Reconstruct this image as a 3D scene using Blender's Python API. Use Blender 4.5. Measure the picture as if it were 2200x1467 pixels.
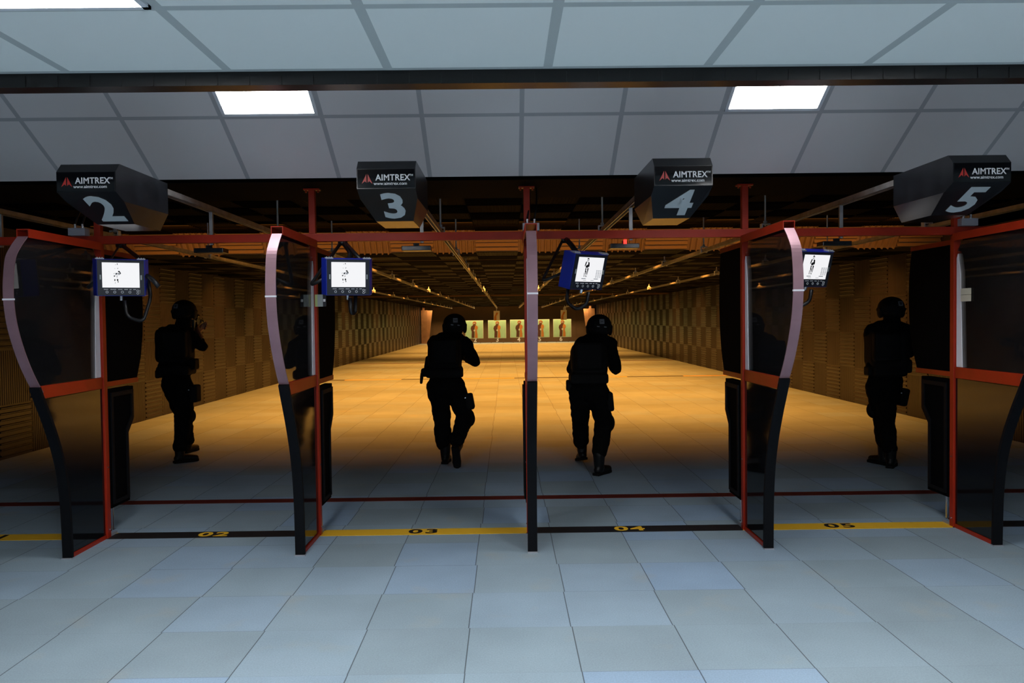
import bpy, bmesh, math, random, json
from mathutils import Vector, Matrix, Euler
random.seed(7)
for o in list(bpy.data.objects): bpy.data.objects.remove(o)
scene = bpy.context.scene
COL = scene.collection
# ------------------------------------------------------------------ camera
CAM_H = 1.503
cd = bpy.data.cameras.new('camera'); cam = bpy.data.objects.new('camera', cd); COL.objects.link(cam)
cd.sensor_width = 36; cd.lens = 36 * 1708.8 / 2200; cd.clip_start = .05; cd.clip_end = 200
def cam_dir(u, v, pitch=.0269, yaw=.00735, roll=-.01182):
    cr, sr = math.cos(roll), math.sin(roll)
    a, b = cr*u - sr*v, sr*u + cr*v
    cp, sp = math.cos(pitch), math.sin(pitch)
    y, z, x = cp + sp*b, -sp + cp*b, a
    c, s = math.cos(yaw), math.sin(yaw)
    return Vector((c*x + s*y, -s*x + c*y, z))
fw = cam_dir(0, 0); rt = (cam_dir(1, 0) - fw).normalized(); up = (cam_dir(0, 1) - fw).normalized(); bk = -fw.normalized()
M = Matrix((rt, up, bk)).transposed().to_4x4(); M.translation = (0, 0, CAM_H)
cam.matrix_world = M
scene.camera = cam
# ------------------------------------------------------------------ world and exposure
w = bpy.data.worlds.new('world'); scene.world = w; w.use_nodes = True
w.node_tree.nodes['Background'].inputs[0].default_value = (.5, .6, .8, 1)
w.node_tree.nodes['Background'].inputs[1].default_value = 0.0
scene.view_settings.view_transform = 'Standard'; scene.view_settings.look = 'None'
scene.view_settings.gamma = 1; scene.view_settings.exposure = 0.0; scene.view_settings.use_curve_mapping = False
LED = 62.0          # strength of the white ceiling panels
WARM = 1.85          # multiplier of the warm range lamps
WARM_COL = (1.0, .355, .050)
def area(name, loc, sx, sy, power, col, rot=(0, 0, 0), spread=180):
    l = bpy.data.lights.new(name, 'AREA'); l.shape = 'RECTANGLE'; l.size = sx; l.size_y = sy; l.energy = power; l.color = col
    l.spread = math.radians(spread)
    o = bpy.data.objects.new(name, l); COL.objects.link(o); o.location = loc; o.rotation_euler = rot
    return o
SLOTS = [12.6, 15.6, 18.6, 21.6, 24.6, 28.0, 35.0, 39.0, 42.0, 45.0, 48.0, 50.6, 52.6]   # lamp recesses in the range ceiling
for k, y in enumerate(SLOTS):
    p = 190 * WARM
    if y > 50: p = 150 * WARM
    if y < 13: p = 150 * WARM
    area('range_light', (.17, y, 2.57), 10.6, .10, p, WARM_COL if y < 52 else (1.0, .62, .26), spread=150)
area('range_light', (.17, 9.9, 2.70), 10.6, .06, 45 * WARM, WARM_COL, rot=(math.radians(62), 0, 0), spread=120)
# ------------------------------------------------------------------ materials
def nodes(name):
    m = bpy.data.materials.new(name); m.use_nodes = True
    nt = m.node_tree; return m, nt, nt.nodes['Principled BSDF']
def mat(name, col, rough=.5, metal=0., spec=.5, bump=0., bscale=60., var=0., vscale=4., coat=0.):
    m, nt, b = nodes(name)
    b.inputs['Base Color'].default_value = (*col, 1); b.inputs['Roughness'].default_value = rough
    b.inputs['Metallic'].default_value = metal; b.inputs['Specular IOR Level'].default_value = spec
    b.inputs['Coat Weight'].default_value = coat
    tc = nt.nodes.new('ShaderNodeTexCoord')
    if var:
        n = nt.nodes.new('ShaderNodeTexNoise'); n.inputs['Scale'].default_value = vscale; n.inputs['Detail'].default_value = 5
        nt.links.new(tc.outputs['Object'], n.inputs['Vector'])
        mr = nt.nodes.new('ShaderNodeMapRange'); mr.inputs[3].default_value = 1 - var; mr.inputs[4].default_value = 1 + var
        mr.inputs[1].default_value = .3; mr.inputs[2].default_value = .7
        nt.links.new(n.outputs['Fac'], mr.inputs[0])
        vm = nt.nodes.new('ShaderNodeVectorMath'); vm.operation = 'SCALE'; vm.inputs[0].default_value = col
        nt.links.new(mr.outputs[0], vm.inputs['Scale']); nt.links.new(vm.outputs[0], b.inputs['Base Color'])
    if bump:
        n = nt.nodes.new('ShaderNodeTexNoise'); n.inputs['Scale'].default_value = bscale
        nt.links.new(tc.outputs['Object'], n.inputs['Vector'])
        bp = nt.nodes.new('ShaderNodeBump'); bp.inputs['Strength'].default_value = bump; bp.inputs['Distance'].default_value = .01
        nt.links.new(n.outputs['Fac'], bp.inputs['Height']); nt.links.new(bp.outputs[0], b.inputs['Normal'])
    return m
def emis(name, col, s):
    m, nt, b = nodes(name)
    b.inputs['Base Color'].default_value = (.02, .02, .02, 1)
    b.inputs['Emission Color'].default_value = (*col, 1); b.inputs['Emission Strength'].default_value = s
    return m
M_ = {}
M_['black'] = mat('black_paint', (.008, .009, .011), .38, 0, .4, .05, 90)
M_['matte'] = mat('matte_black_board', (.0025, .0025, .003), .8, 0, .02)
M_['guard'] = mat('black_rubber_edge', (.003, .0035, .005), .65, 0, .12, .1, 60)
M_['black_gloss'] = mat('black_gloss', (.004, .0045, .006), .06, 0, .35)
M_['housing'] = mat('black_powder_coat', (.007, .0085, .011), .24, .30, .45, .02, 120, .35, 9)
M_['red'] = mat('red_paint', (.34, .020, .005), .42, 0, .3, .04, 70, .12, 6)
M_['steel'] = mat('galvanized_steel', (.50, .50, .50), .42, .75, .5, .06, 50, .2, 12)
M_['hook'] = mat('bright_zinc', (.82, .80, .76), .5, .2, .5)
M_['chrome'] = mat('chrome', (.75, .76, .8), .12, 1)
M_['alu'] = mat('aluminium_plate', (.40, .41, .46), .5, .5, .5, .04, 90)
M_['strip'] = mat('clear_red_edge_strip', (.30, .17, .20), .5, .45, .6, .02, 30, .08, 8)
M_['whiteedge'] = mat('pale_pane_edge', (.86, .84, .90), .4)
M_['white'] = mat('white_print', (.75, .76, .78), .45)
M_['number'] = mat('grey_vinyl', (.42, .46, .48), .5)
M_['redprint'] = mat('red_print', (.45, .03, .025), .4)
M_['blue'] = mat('blue_casing', (.005, .018, .27), .35, 0, .5)
M_['navy'] = mat('dark_bezel', (.008, .010, .018), .3, 0, .5)
M_['cloth'] = mat('black_cloth', (.0035, .0035, .004), .95, 0, .1, .3, 200)
M_['gear'] = mat('black_nylon', (.004, .004, .0045), .8, 0, .2, .3, 120)
M_['boot'] = mat('black_leather', (.004, .004, .005), .4, 0, .3, .1, 80)
M_['helmet'] = mat('black_helmet', (.004, .004, .0045), .75, 0, .2, .2, 100)
M_['skin'] = mat('skin', (.42, .20, .12), .5, 0, .4)
M_['gun'] = mat('gun_metal', (.012, .012, .013), .35, .5, .5)
M_['patch'] = mat('grey_patch', (.16, .17, .19), .6)
M_['patchprint'] = mat('patch_print', (.03, .03, .035), .6)
M_['wall_foam'] = mat('ridged_acoustic_tile', (.022, .019, .024), .32, 0, .5, .0, 40, .25, 1.6)
M_['ceil_foam'] = mat('ridged_ceiling_tile', (.0065, .0052, .005), .7, 0, .05, .0, 40, .25, 1.6)
M_['backwall'] = mat('brown_backstop', (.13, .075, .035), .7, 0, .3, .1, 10, .15, .8)
M_['ceil_shaded'] = mat('shaded_ceiling_tile', (.0022, .0018, .0015), .9, 0, .03)  # ceiling tile copy with the shade above the booths darkened into its colour
M_['band'] = mat('ridged_tile_lit', (.15, .11, .08), .35)  # ceiling tile copy with the light on the sloped row put into its colour
M_['soffit'] = mat('dark_soffit', (.002, .002, .002), .9, 0, .03)
M_['plaster'] = mat('pale_plaster', (.50, .52, .56), .8)
M_['wood'] = mat('plywood', (.50, .27, .14), .6, 0, .3, .05, 30, .2, 3)
M_['yellow'] = mat('yellow_tape', (.88, .50, .03), .5)
M_['tape_black'] = mat('black_tape', (.010, .010, .012), .5)
M_['tape_red'] = mat('red_tape', (.11, .012, .010), .5)
M_['tframe'] = mat('pale_board_edge', (.72, .80, .62), .6)
M_['tgreen'] = mat('green_target_paper', (.40, .66, .42), .6, 0, .3, 0, 10, .12, 2)
M_['tdark'] = mat('brown_print', (.09, .03, .012), .6)
M_['torange'] = mat('orange_print', (.52, .20, .035), .6)
M_['thair'] = mat('ochre_print', (.45, .16, .03), .6)
M_['paper'] = mat('pale_paper', (.66, .62, .50), .6)
M_['cardgreen'] = mat('green_card', (.45, .52, .20), .5)
M_['cardgrey'] = mat('grey_card', (.33, .37, .36), .3)
M_['rubber'] = mat('black_rubber', (.005, .005, .006), .38, 0, .35)
M_['panelframe'] = mat('white_metal_frame', (.72, .73, .76), .5)
M_['led'] = emis('led_diffuser', (1.0, 1.0, 1.0), LED)
M_['led_dim'] = emis('led_diffuser_sloped', (1.0, 1.0, 1.0), LED * .42)
M_['screen'] = emis('screen_white', (.93, .93, .95), .95)
M_['redlight'] = emis('red_indicator', (1, .03, .02), 3)
M_['ink'] = mat('screen_ink', (.004, .004, .006), .5)
M_['inkblue'] = mat('screen_ink_blue', (.12, .22, .34), .5)
M_['inkgrey'] = mat('screen_ink_grey', (.30, .33, .38), .5)
def make_glass():
    m, nt, b = nodes('clear_acrylic'); nt.nodes.remove(b)
    out = nt.nodes['Material Output']
    tr = nt.nodes.new('ShaderNodeBsdfTransparent'); tr.inputs[0].default_value = (.95, .93, .90, 1)
    gl = nt.nodes.new('ShaderNodeBsdfGlossy'); gl.inputs['Roughness'].default_value = .02
    fr = nt.nodes.new('ShaderNodeFresnel'); fr.inputs[0].default_value = 1.5
    df = nt.nodes.new('ShaderNodeBsdfDiffuse'); df.inputs[0].default_value = (.5, .5, .55, 1)
    mx = nt.nodes.new('ShaderNodeMixShader'); m2 = nt.nodes.new('ShaderNodeMixShader'); m2.inputs[0].default_value = .011
    nt.links.new(fr.outputs[0], mx.inputs[0]); nt.links.new(tr.outputs[0], mx.inputs[1]); nt.links.new(gl.outputs[0], mx.inputs[2])
    nt.links.new(mx.outputs[0], m2.inputs[1]); nt.links.new(df.outputs[0], m2.inputs[2])
    nt.links.new(m2.outputs[0], out.inputs[0]); return m
M_['glass'] = make_glass()
class NT:
    def __init__(s, nt): s.nt = nt
    def math(s, op, a, b=None, c=None):
        n = s.nt.nodes.new('ShaderNodeMath'); n.operation = op
        for i, v in enumerate((a, b, c)):
            if v is None: continue
            if isinstance(v, (int, float)): n.inputs[i].default_value = v
            else: s.nt.links.new(v, n.inputs[i])
        return n.outputs[0]
    def node(s, t): return s.nt.nodes.new(t)
def floor_material():
    m, nt, b = nodes('rubber_floor_tiles'); N = NT(nt)
    tc = N.node('ShaderNodeTexCoord'); sp = N.node('ShaderNodeSeparateXYZ'); nt.links.new(tc.outputs['Object'], sp.inputs[0])
    T = .5
    fy = N.math('DIVIDE', N.math('SUBTRACT', sp.outputs[1], 3.853), T); iy = N.math('FLOOR', fy)
    wn = N.node('ShaderNodeTexWhiteNoise'); wn.noise_dimensions = '1D'; nt.links.new(iy, wn.inputs['W'])
    jit = N.math('MULTIPLY', N.math('SUBTRACT', wn.outputs['Value'], .5), .028)
    fx = N.math('ADD', N.math('DIVIDE', N.math('ADD', sp.outputs[0], .199), T), jit); ix = N.math('FLOOR', fx)
    cv = N.node('ShaderNodeCombineXYZ'); nt.links.new(ix, cv.inputs[0]); nt.links.new(iy, cv.inputs[1])
    w2 = N.node('ShaderNodeTexWhiteNoise'); w2.noise_dimensions = '3D'; nt.links.new(cv.outputs[0], w2.inputs['Vector'])
    ramp = N.node('ShaderNodeValToRGB'); e = ramp.color_ramp; e.interpolation = 'LINEAR'
    e.elements[0].color = (.262, .338, .385, 1); e.elements[0].position = 0
    e.elements[1].color = (.275, .39, .535, 1); e.elements[1].position = 1
    for p_, c_ in ((.3, (.275, .36, .415, 1)), (.5, (.295, .39, .465, 1)), (.75, (.285, .385, .485, 1))):
        q = e.elements.new(p_); q.color = c_
    nt.links.new(w2.outputs['Value'], ramp.inputs[0])
    # worn patches and fine grain
    n1 = N.node('ShaderNodeTexNoise'); n1.inputs['Scale'].default_value = 2.2; n1.inputs['Detail'].default_value = 6; nt.links.new(tc.outputs['Object'], n1.inputs['Vector'])
    n2 = N.node('ShaderNodeTexNoise'); n2.inputs['Scale'].default_value = 130; n2.inputs['Detail'].default_value = 3; nt.links.new(tc.outputs['Object'], n2.inputs['Vector'])
    n3 = N.node('ShaderNodeTexNoise'); n3.inputs['Scale'].default_value = 3.1; n3.inputs['Detail'].default_value = 4; nt.links.new(tc.outputs['Object'], n3.inputs['Vector'])
    k = N.math('ADD', N.math('MULTIPLY', N.math('SUBTRACT', n1.outputs[0], .5), .35), N.math('MULTIPLY', N.math('SUBTRACT', n2.outputs[0], .5), .45))
    val = N.math('ADD', k, 1.0)
    # seams
    ex = N.math('FRACT', fx); ey = N.math('FRACT', fy)
    dx = N.math('MULTIPLY', N.math('MINIMUM', ex, N.math('SUBTRACT', 1.0, ex)), T); dy = N.math('MULTIPLY', N.math('MINIMUM', ey, N.math('SUBTRACT', 1.0, ey)), T)
    sx = N.math('MULTIPLY', N.math('LESS_THAN', dx, .0026), .72)
    rr = N.math('MULTIPLY', N.math('GREATER_THAN', w2.outputs['Value'], .62), .45)
    sy = N.math('MULTIPLY', N.math('LESS_THAN', dy, .0020), N.math('ADD', .10, rr))
    seam = N.math('SUBTRACT', 1.0, N.math('MAXIMUM', sx, sy))
    val = N.math('MULTIPLY', val, seam)
    vm = N.node('ShaderNodeVectorMath'); vm.operation = 'SCALE'
    nt.links.new(val, vm.inputs['Scale'])
    mx = N.node('ShaderNodeMix'); mx.data_type = 'RGBA'
    st = N.node('ShaderNodeMapRange'); st.inputs[1].default_value = .60; st.inputs[2].default_value = .78; st.inputs[4].default_value = .35
    nt.links.new(n3.outputs[0], st.inputs[0]); nt.links.new(st.outputs[0], mx.inputs[0])
    nt.links.new(ramp.outputs[0], mx.inputs[6]); mx.inputs[7].default_value = (.40, .37, .28, 1)
    nt.links.new(mx.outputs[2], vm.inputs[0]); nt.links.new(vm.outputs[0], b.inputs['Base Color'])
    b.inputs['Roughness'].default_value = .62; b.inputs['Specular IOR Level'].default_value = .35
    bp = N.node('ShaderNodeBump'); bp.inputs['Strength'].default_value = .15; bp.inputs['Distance'].default_value = .003
    nt.links.new(n2.outputs[0], bp.inputs['Height']); nt.links.new(bp.outputs[0], b.inputs['Normal'])
    return m
def grid_material(name, x0, y0, tile, bar, col, barcol):
    m, nt, b = nodes(name); N = NT(nt)
    tc = N.node('ShaderNodeTexCoord'); sp = N.node('ShaderNodeSeparateXYZ'); nt.links.new(tc.outputs['Object'], sp.inputs[0])
    def edge(o, off):
        f = N.math('FRACT', N.math('DIVIDE', N.math('SUBTRACT', o, off), tile))
        return N.math('MULTIPLY', N.math('MINIMUM', f, N.math('SUBTRACT', 1.0, f)), tile)
    d = N.math('MINIMUM', edge(sp.outputs[0], x0), edge(sp.outputs[1], y0))
    s = N.math('LESS_THAN', d, bar / 2)
    n = N.node('ShaderNodeTexNoise'); n.inputs['Scale'].default_value = 260; nt.links.new(tc.outputs['Object'], n.inputs['Vector'])
    mx = N.node('ShaderNodeMix'); mx.data_type = 'RGBA'; nt.links.new(s, mx.inputs[0])
    mx.inputs[6].default_value = (*col, 1); mx.inputs[7].default_value = (*barcol, 1)
    nt.links.new(mx.outputs[2], b.inputs['Base Color']); b.inputs['Roughness'].default_value = .75; b.inputs['Specular IOR Level'].default_value = .2
    bp = N.node('ShaderNodeBump'); bp.inputs['Strength'].default_value = .12; bp.inputs['Distance'].default_value = .002
    h = N.math('SUBTRACT', n.outputs[0], N.math('MULTIPLY', s, .0)); nt.links.new(h, bp.inputs['Height']); nt.links.new(bp.outputs[0], b.inputs['Normal'])
    return m
# ------------------------------------------------------------------ mesh helpers
class MB:
    def __init__(s): s.v = []; s.f = []
    def add(s, vs, fs):
        n = len(s.v); s.v += [tuple(v) for v in vs]; s.f += [tuple(i + n for i in f) for f in fs]; return s
    def box(s, x0, x1, y0, y1, z0, z1):
        vs = [(x, y, z) for x in (x0, x1) for y in (y0, y1) for z in (z0, z1)]
        return s.add(vs, [(0, 1, 3, 2), (4, 6, 7, 5), (0, 4, 5, 1), (2, 3, 7, 6), (0, 2, 6, 4), (1, 5, 7, 3)])
    def cbox(s, c, h): return s.box(c[0]-h[0], c[0]+h[0], c[1]-h[1], c[1]+h[1], c[2]-h[2], c[2]+h[2])
    def prism(s, poly, fn, a, b):
        # poly: list of 2D points; fn(p, t) -> 3D
        n = len(poly); vs = [fn(p, a) for p in poly] + [fn(p, b) for p in poly]
        fs = [tuple(range(n))[::-1], tuple(range(n, 2*n))] + [(i, (i+1) % n, n+(i+1) % n, n+i) for i in range(n)]
        return s.add(vs, fs)
    def yz(s, poly, x0, x1): return s.prism(poly, lambda p, t: (t, p[0], p[1]), x0, x1)
    def xz(s, poly, y0, y1): return s.prism(poly, lambda p, t: (p[0], t, p[1]), y0, y1)
    def tube(s, pts, r, n=10, close=True):
        pts = [Vector(p) for p in pts]; rings = []
        d0 = (pts[1] - pts[0]).normalized(); ref = Vector((0, 0, 1)) if abs(d0.z) < .9 else Vector((1, 0, 0))
        base = len(s.v); side = d0.cross(ref).normalized()
        for i, p in enumerate(pts):
            d = (pts[min(i+1, len(pts)-1)] - pts[max(i-1, 0)]).normalized()
            side = (side - d * side.dot(d)).normalized(); u = d.cross(side)
            rr = r[i] if isinstance(r, (list, tuple)) else r
            for k in range(n):
                a = 2*math.pi*k/n; s.v.append(tuple(p + side*math.cos(a)*rr + u*math.sin(a)*rr))
        for i in range(len(pts)-1):
            for k in range(n):
                s.f.append((base+i*n+k, base+i*n+(k+1) % n, base+(i+1)*n+(k+1) % n, base+(i+1)*n+k))
        if close:
            s.f.append(tuple(base+k for k in range(n))[::-1]); s.f.append(tuple(base+(len(pts)-1)*n+k for k in range(n)))
        return s
    def ribbon(s, pts, x0, x1, t):
        # strip following (y, z) points, width in x, thickness t towards +y
        n = len(pts); P = [Vector(p) for p in pts]; Q = []
        for i in range(n):
            d = (P[min(i+1, n-1)] - P[max(i-1, 0)]).normalized(); nn = Vector((-d.y, d.x))
            if nn.x < 0: nn = -nn
            Q.append(P[i] + nn*t)
        vs = []
        for i in range(n): vs += [(x0, *P[i]), (x1, *P[i]), (x1, *Q[i]), (x0, *Q[i])]
        fs = [(0, 1, 2, 3), (4*n-1, 4*n-2, 4*n-3, 4*n-4)]
        for i in range(n-1):
            a = 4*i; b = a+4
            for k in range(4): fs.append((a+k, b+k, b+(k+1) % 4, a+(k+1) % 4))
        return s.add(vs, fs)
    def ring(s, c, R_, r, nrm='y', n=14, m=6):
        pts = []
        for i in range(n+1):
            a = 2*math.pi*i/n; x, z = R_*math.cos(a), R_*math.sin(a)
            pts.append((c[0]+x, c[1], c[2]+z) if nrm == 'y' else (c[0]+x, c[1]+z, c[2]))
        return s.tube(pts, r, m, False)
    def build(s, name, m, parent=None, bevel=0, smooth=False, loc=None, rot=None):
        me = bpy.data.meshes.new(name); me.from_pydata(s.v, [], s.f); me.validate()
        bm = bmesh.new(); bm.from_mesh(me); bmesh.ops.recalc_face_normals(bm, faces=bm.faces); 
        if bevel: bmesh.ops.bevel(bm, geom=[e for e in bm.edges if len(e.link_faces) == 2 and e.calc_face_angle(0) > .5], offset=bevel, segments=2, affect='EDGES', profile=.6)
        bm.to_mesh(me); bm.free()
        if smooth:
            for p in me.polygons: p.use_smooth = True
        me.materials.append(m); o = bpy.data.objects.new(name, me); COL.objects.link(o)
        if parent: o.parent = parent
        if loc: o.location = loc
        if rot: o.rotation_euler = rot
        return o
def thing(name, label, cat, loc=(0, 0, 0), group=None, rot=(0, 0, 0)):
    o = bpy.data.objects.new(name, None); COL.objects.link(o); o.location = loc; o.rotation_euler = rot
    return tag(o, label, cat, group)
def tag(o, label, cat, group=None):
    o['label'] = label; o['category'] = cat
    if group: o['group'] = group
    return o
def struct(o): o['kind'] = 'structure'; return o
def copy_tree(o, parent=None):
    c = o.copy(); COL.objects.link(c); c.parent = parent
    for ch in list(o.children): copy_tree(ch, c)
    return c
def text(name, body, size, m, parent, loc, rot, bold=0, sx=1., shear=0, align='CENTER', spacing=1.0, depth=.0006):
    c = bpy.data.curves.new(name, 'FONT'); c.body = body; c.size = size; c.align_x = align; c.align_y = 'CENTER'
    c.offset = bold; c.shear = shear; c.space_character = spacing; c.extrude = depth; c.resolution_u = 3
    t = bpy.data.objects.new(name, c); COL.objects.link(t)
    dg = bpy.context.evaluated_depsgraph_get(); me = bpy.data.meshes.new_from_object(t.evaluated_get(dg))
    bpy.data.objects.remove(t); me.name = name; me.materials.clear(); me.materials.append(m)
    o = bpy.data.objects.new(name, me); COL.objects.link(o); o.parent = parent; o.location = loc; o.rotation_euler = rot; o.scale = (sx, 1, 1)
    return o
def ridged(mb, org, U, V, N, nu, nv, tu, tv, par=0, skip=None, hh=.016, hv=.004, nh=9, nvv=15):
    # checkerboard of acoustic tiles, ridges running along U in one kind and along V in the other
    org, U, V, N = Vector(org), Vector(U), Vector(V), Vector(N)
    for i in range(nu):
        for j in range(nv):
            o = org + U*(i*tu) + V*(j*tv)
            if skip and skip(o, i, j): continue
            g = .006
            along_u = (i + j + par) % 2 == 0
            n = nh if along_u else nvv; h = hh if along_u else hv
            A, la, B, lb = (U, tu, V, tv) if along_u else (V, tv, U, tu)
            prof = [(0, -.004), (g, -.004), (g, 0)]
            p = (lb - 2*g)/n
            for k in range(n):
                b0 = g + k*p; prof += [(b0 + p*.36, 0), (b0 + p*.50, h), (b0 + p*.64, h), (b0 + p*.78, 0)]
            prof += [(lb-g, 0), (lb-g, -.004), (lb, -.004)]
            base = len(mb.v)
            for (b_, d) in prof:
                mb.v.append(tuple(o + B*b_ + N*d + A*0)); mb.v.append(tuple(o + B*b_ + N*d + A*la))
            for k in range(len(prof)-1):
                a = base + 2*k; mb.f.append((a, a+1, a+3, a+2))
            # ridge ends
            for k in range(n):
                a = base + 2*(3 + 4*k); mb.f.append((a, a+2, a+4, a+6)); mb.f.append((a+1, a+3, a+5, a+7))
def raw(mb, name, m):
    me = bpy.data.meshes.new(name); me.from_pydata(mb.v, [], mb.f); me.materials.append(m)
    o = bpy.data.objects.new(name, me); COL.objects.link(o); return o
# ------------------------------------------------------------------ the setting
XL, XR, YB = -5.67, 6.02, 54.5
mb = MB(); mb.box(-8, 8, -3, YB+.2, -.1, 0); struct(mb.build('floor', floor_material()))
# side walls of the range: sound tiles on a dark backing
for nm, x, sgn in (('wall_left', XL, 1), ('wall_right', XR, -1)):
    mb = MB(); ridged(mb, (x, 5.3, .0), (0, 1, 0), (0, 0, 1), (sgn, 0, 0), 82, 4, .6, .6125, 0 if sgn > 0 else 1)
    mb.box(x - sgn*.02 - .08*(sgn > 0), x - sgn*.02 + .08*(sgn < 0), 5.3, YB, 0, 2.62)
    struct(raw(mb, nm, M_['wall_foam']))
mb = MB(); mb.box(XL-.1, XR+.1, YB, YB+.1, 0, 2.62)
for k in range(9): mb.box(XL+.7+1.4*k-.02, XL+.7+1.4*k+.02, YB-.03, YB, 0, 2.46)
mb.box(XL, XR, YB-.12, YB, 0, .30)
struct(mb.build('wall_back', M_['backwall']))
# range ceiling with lamp recesses
mb = MB()
def sk(o, i, j): return any(abs(o.y + .3 - s) < .31 for s in SLOTS)
slots_y = []
n_rows = int((YB - 11.1)/.6)
ridged(mb, (XL, 11.1, 2.45), (1, 0, 0), (0, 1, 0), (0, 0, -1), 20, n_rows, .585, .6, 0, lambda o, i, j: any(o.y < s < o.y + .6 for s in SLOTS), .010)
mb.box(XL-.1, XR+.1, 11.1, YB, 2.62, 2.70)
struct(raw(mb, 'ceiling', M_['ceil_foam'])); mb = MB()
for s in SLOTS:
    j = math.floor((s - 11.1)/.6); y0 = 11.1 + j*.6
    mb.box(XL, XR, y0, s-.17, 2.45, 2.46); mb.box(XL, XR, s+.17, y0+.6, 2.45, 2.46)
    mb.box(XL, XR, s-.18, s-.17, 2.45, 2.62); mb.box(XL, XR, s+.17, s+.18, 2.45, 2.62)
struct(raw(mb, 'ceiling', M_['soffit']))
# sloped tile row where the range ceiling drops, then the higher ceiling towards the booths, its colour darkened for shade
mb = MB(); d = Vector((0, -.22, .30)).normalized()
ridged(mb, (XL, 11.08, 2.45), (1, 0, 0), tuple(d), tuple(Vector((0, -d.z, d.y))), 20, 1, .585, .36, 1, None, .034, .040, 5, 7)
struct(raw(mb, 'ceiling', M_['band'])); mb = MB()
ridged(mb, (XL, 6.15, 2.735), (1, 0, 0), (0, 1, 0), (0, 0, -1), 20, 8, .585, .59, 0)
mb.box(XL-.1, XR+.1, 6.1, 11.1, 2.76, 2.80)
struct(raw(mb, 'ceiling', M_['ceil_shaded']))
mb = MB(); mb.box(XL-.1, XR+.1, 5.31, 6.1, 2.435, 2.80)
struct(mb.build('ceiling', M_['soffit']))
mb = MB(); mb.box(XL, XR, 29.3, 29.4, 2.39, 2.47); struct(mb.build('trim_1', M_['backwall']))
# shooters' side ceilings
mg = grid_material('ceiling_grid_flat', .169, 2.42, .6, .034, (.84, .86, .83), (.50, .53, .52))
mb = MB(); mb.box(-8, 8, -3, 3.03, 2.45, 2.50); struct(mb.build('ceiling', mg))
mb = MB(); mb.box(-8, 8, 3.03, 3.11, 2.399, 2.48)
for k in range(120): mb.box(-7.2+k*.12, -7.2+k*.12+.006, 3.027, 3.031, 2.40, 2.44)
struct(mb.build('trim_2', mat('dark_strip', (.012, .011, .011), .3, .3, .5, .05, 80)))
ang = math.atan2(.28, -.48)          # up-slope direction seen in the y-z plane
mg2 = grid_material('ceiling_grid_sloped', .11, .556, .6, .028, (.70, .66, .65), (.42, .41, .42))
SL = Vector((0, -.8637, .5038))
mb = MB(); mb.box(-8, 8, 0, 1.45, -.03, 0)
slope = mb.build('ceiling', mg2, None, loc=(0, 5.29, 2.455), rot=(math.pi - math.atan2(.28, .48), 0, 0)); struct(slope)
mb = MB(); mb.box(-8, 8, 3.03, 4.06, 3.185, 3.25); mb.box(-8, 8, 3.03, 3.07, 2.5, 3.2); struct(mb.build('ceiling', M_['plaster']))
mb = MB(); mb.box(-8.1, 8.1, -3.1, -3, 0, 3.2); struct(mb.build('wall_rear', M_['plaster']))
for sx, nm in ((-8.1, 'wall_left'), (8, 'wall_right')):
    mb = MB(); mb.box(sx, sx+.1, -3, 5.3, 0, 3.2); struct(mb.build(nm, M_['plaster']))
mb = MB(); mb.box(-8, XL-.08, 5.3, 5.4, 0, 2.8); mb.box(XR+.08, 8, 5.3, 5.4, 0, 2.8); struct(mb.build('wall_front', M_['soffit']))
# ceiling lights
def ceiling_light(label, x0, loc, rot, y0, group, m='led'):
    t = thing('ceiling_light', label, 'ceiling light', loc, group, rot)
    a, b_, c, d_ = x0+.015, x0+.585, y0+.015, y0+.585
    f = MB()
    for q in ((a, b_, c, c+.02), (a, b_, d_-.02, d_), (a, a+.02, c, d_), (b_-.02, b_, c, d_)): f.box(*q, -.008, .004)
    f.build('light_frame', M_['panelframe'], t)
    f = MB(); f.box(a+.02, b_-.02, c+.02, d_-.02, -.004, .002); f.build('light_diffuser', M_[m], t)
    return t
LG = 'square led ceiling panels'
srot = (-math.atan2(.28, .48), 0, 0)
# local frame of the sloped panels: x across, y down-slope towards the range
for x0, lab in ((-1.69, 'lit white panel set in the sloped ceiling above lane sign 2, left of centre'), (1.31, 'lit white panel set in the sloped ceiling on the right, above signs 4 and 5')):
    s1 = 1.156
    ceiling_light(lab, x0, (0, 5.29-.8637*s1, 2.455+.5038*s1), srot, 0, LG, 'led_dim')
ceiling_light('lit white panel cut off by the top left corner in the flat ceiling', -1.631, (0, 0, 2.448), (0, 0, 0), 1.82, LG)
ceiling_light('lit white panel at the top right corner in the flat ceiling, mostly out of view', 1.369, (0, 0, 2.448), (0, 0, 0), 1.80, LG)
for x0 in (-1.631, 1.369): ceiling_light('unseen lit panel added to the flat ceiling behind the camera to brighten the room', x0, (0, 0, 2.448), (0, 0, 0), -1.18, LG)  # unseen panels added behind the camera to brighten the shooters' side
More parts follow.
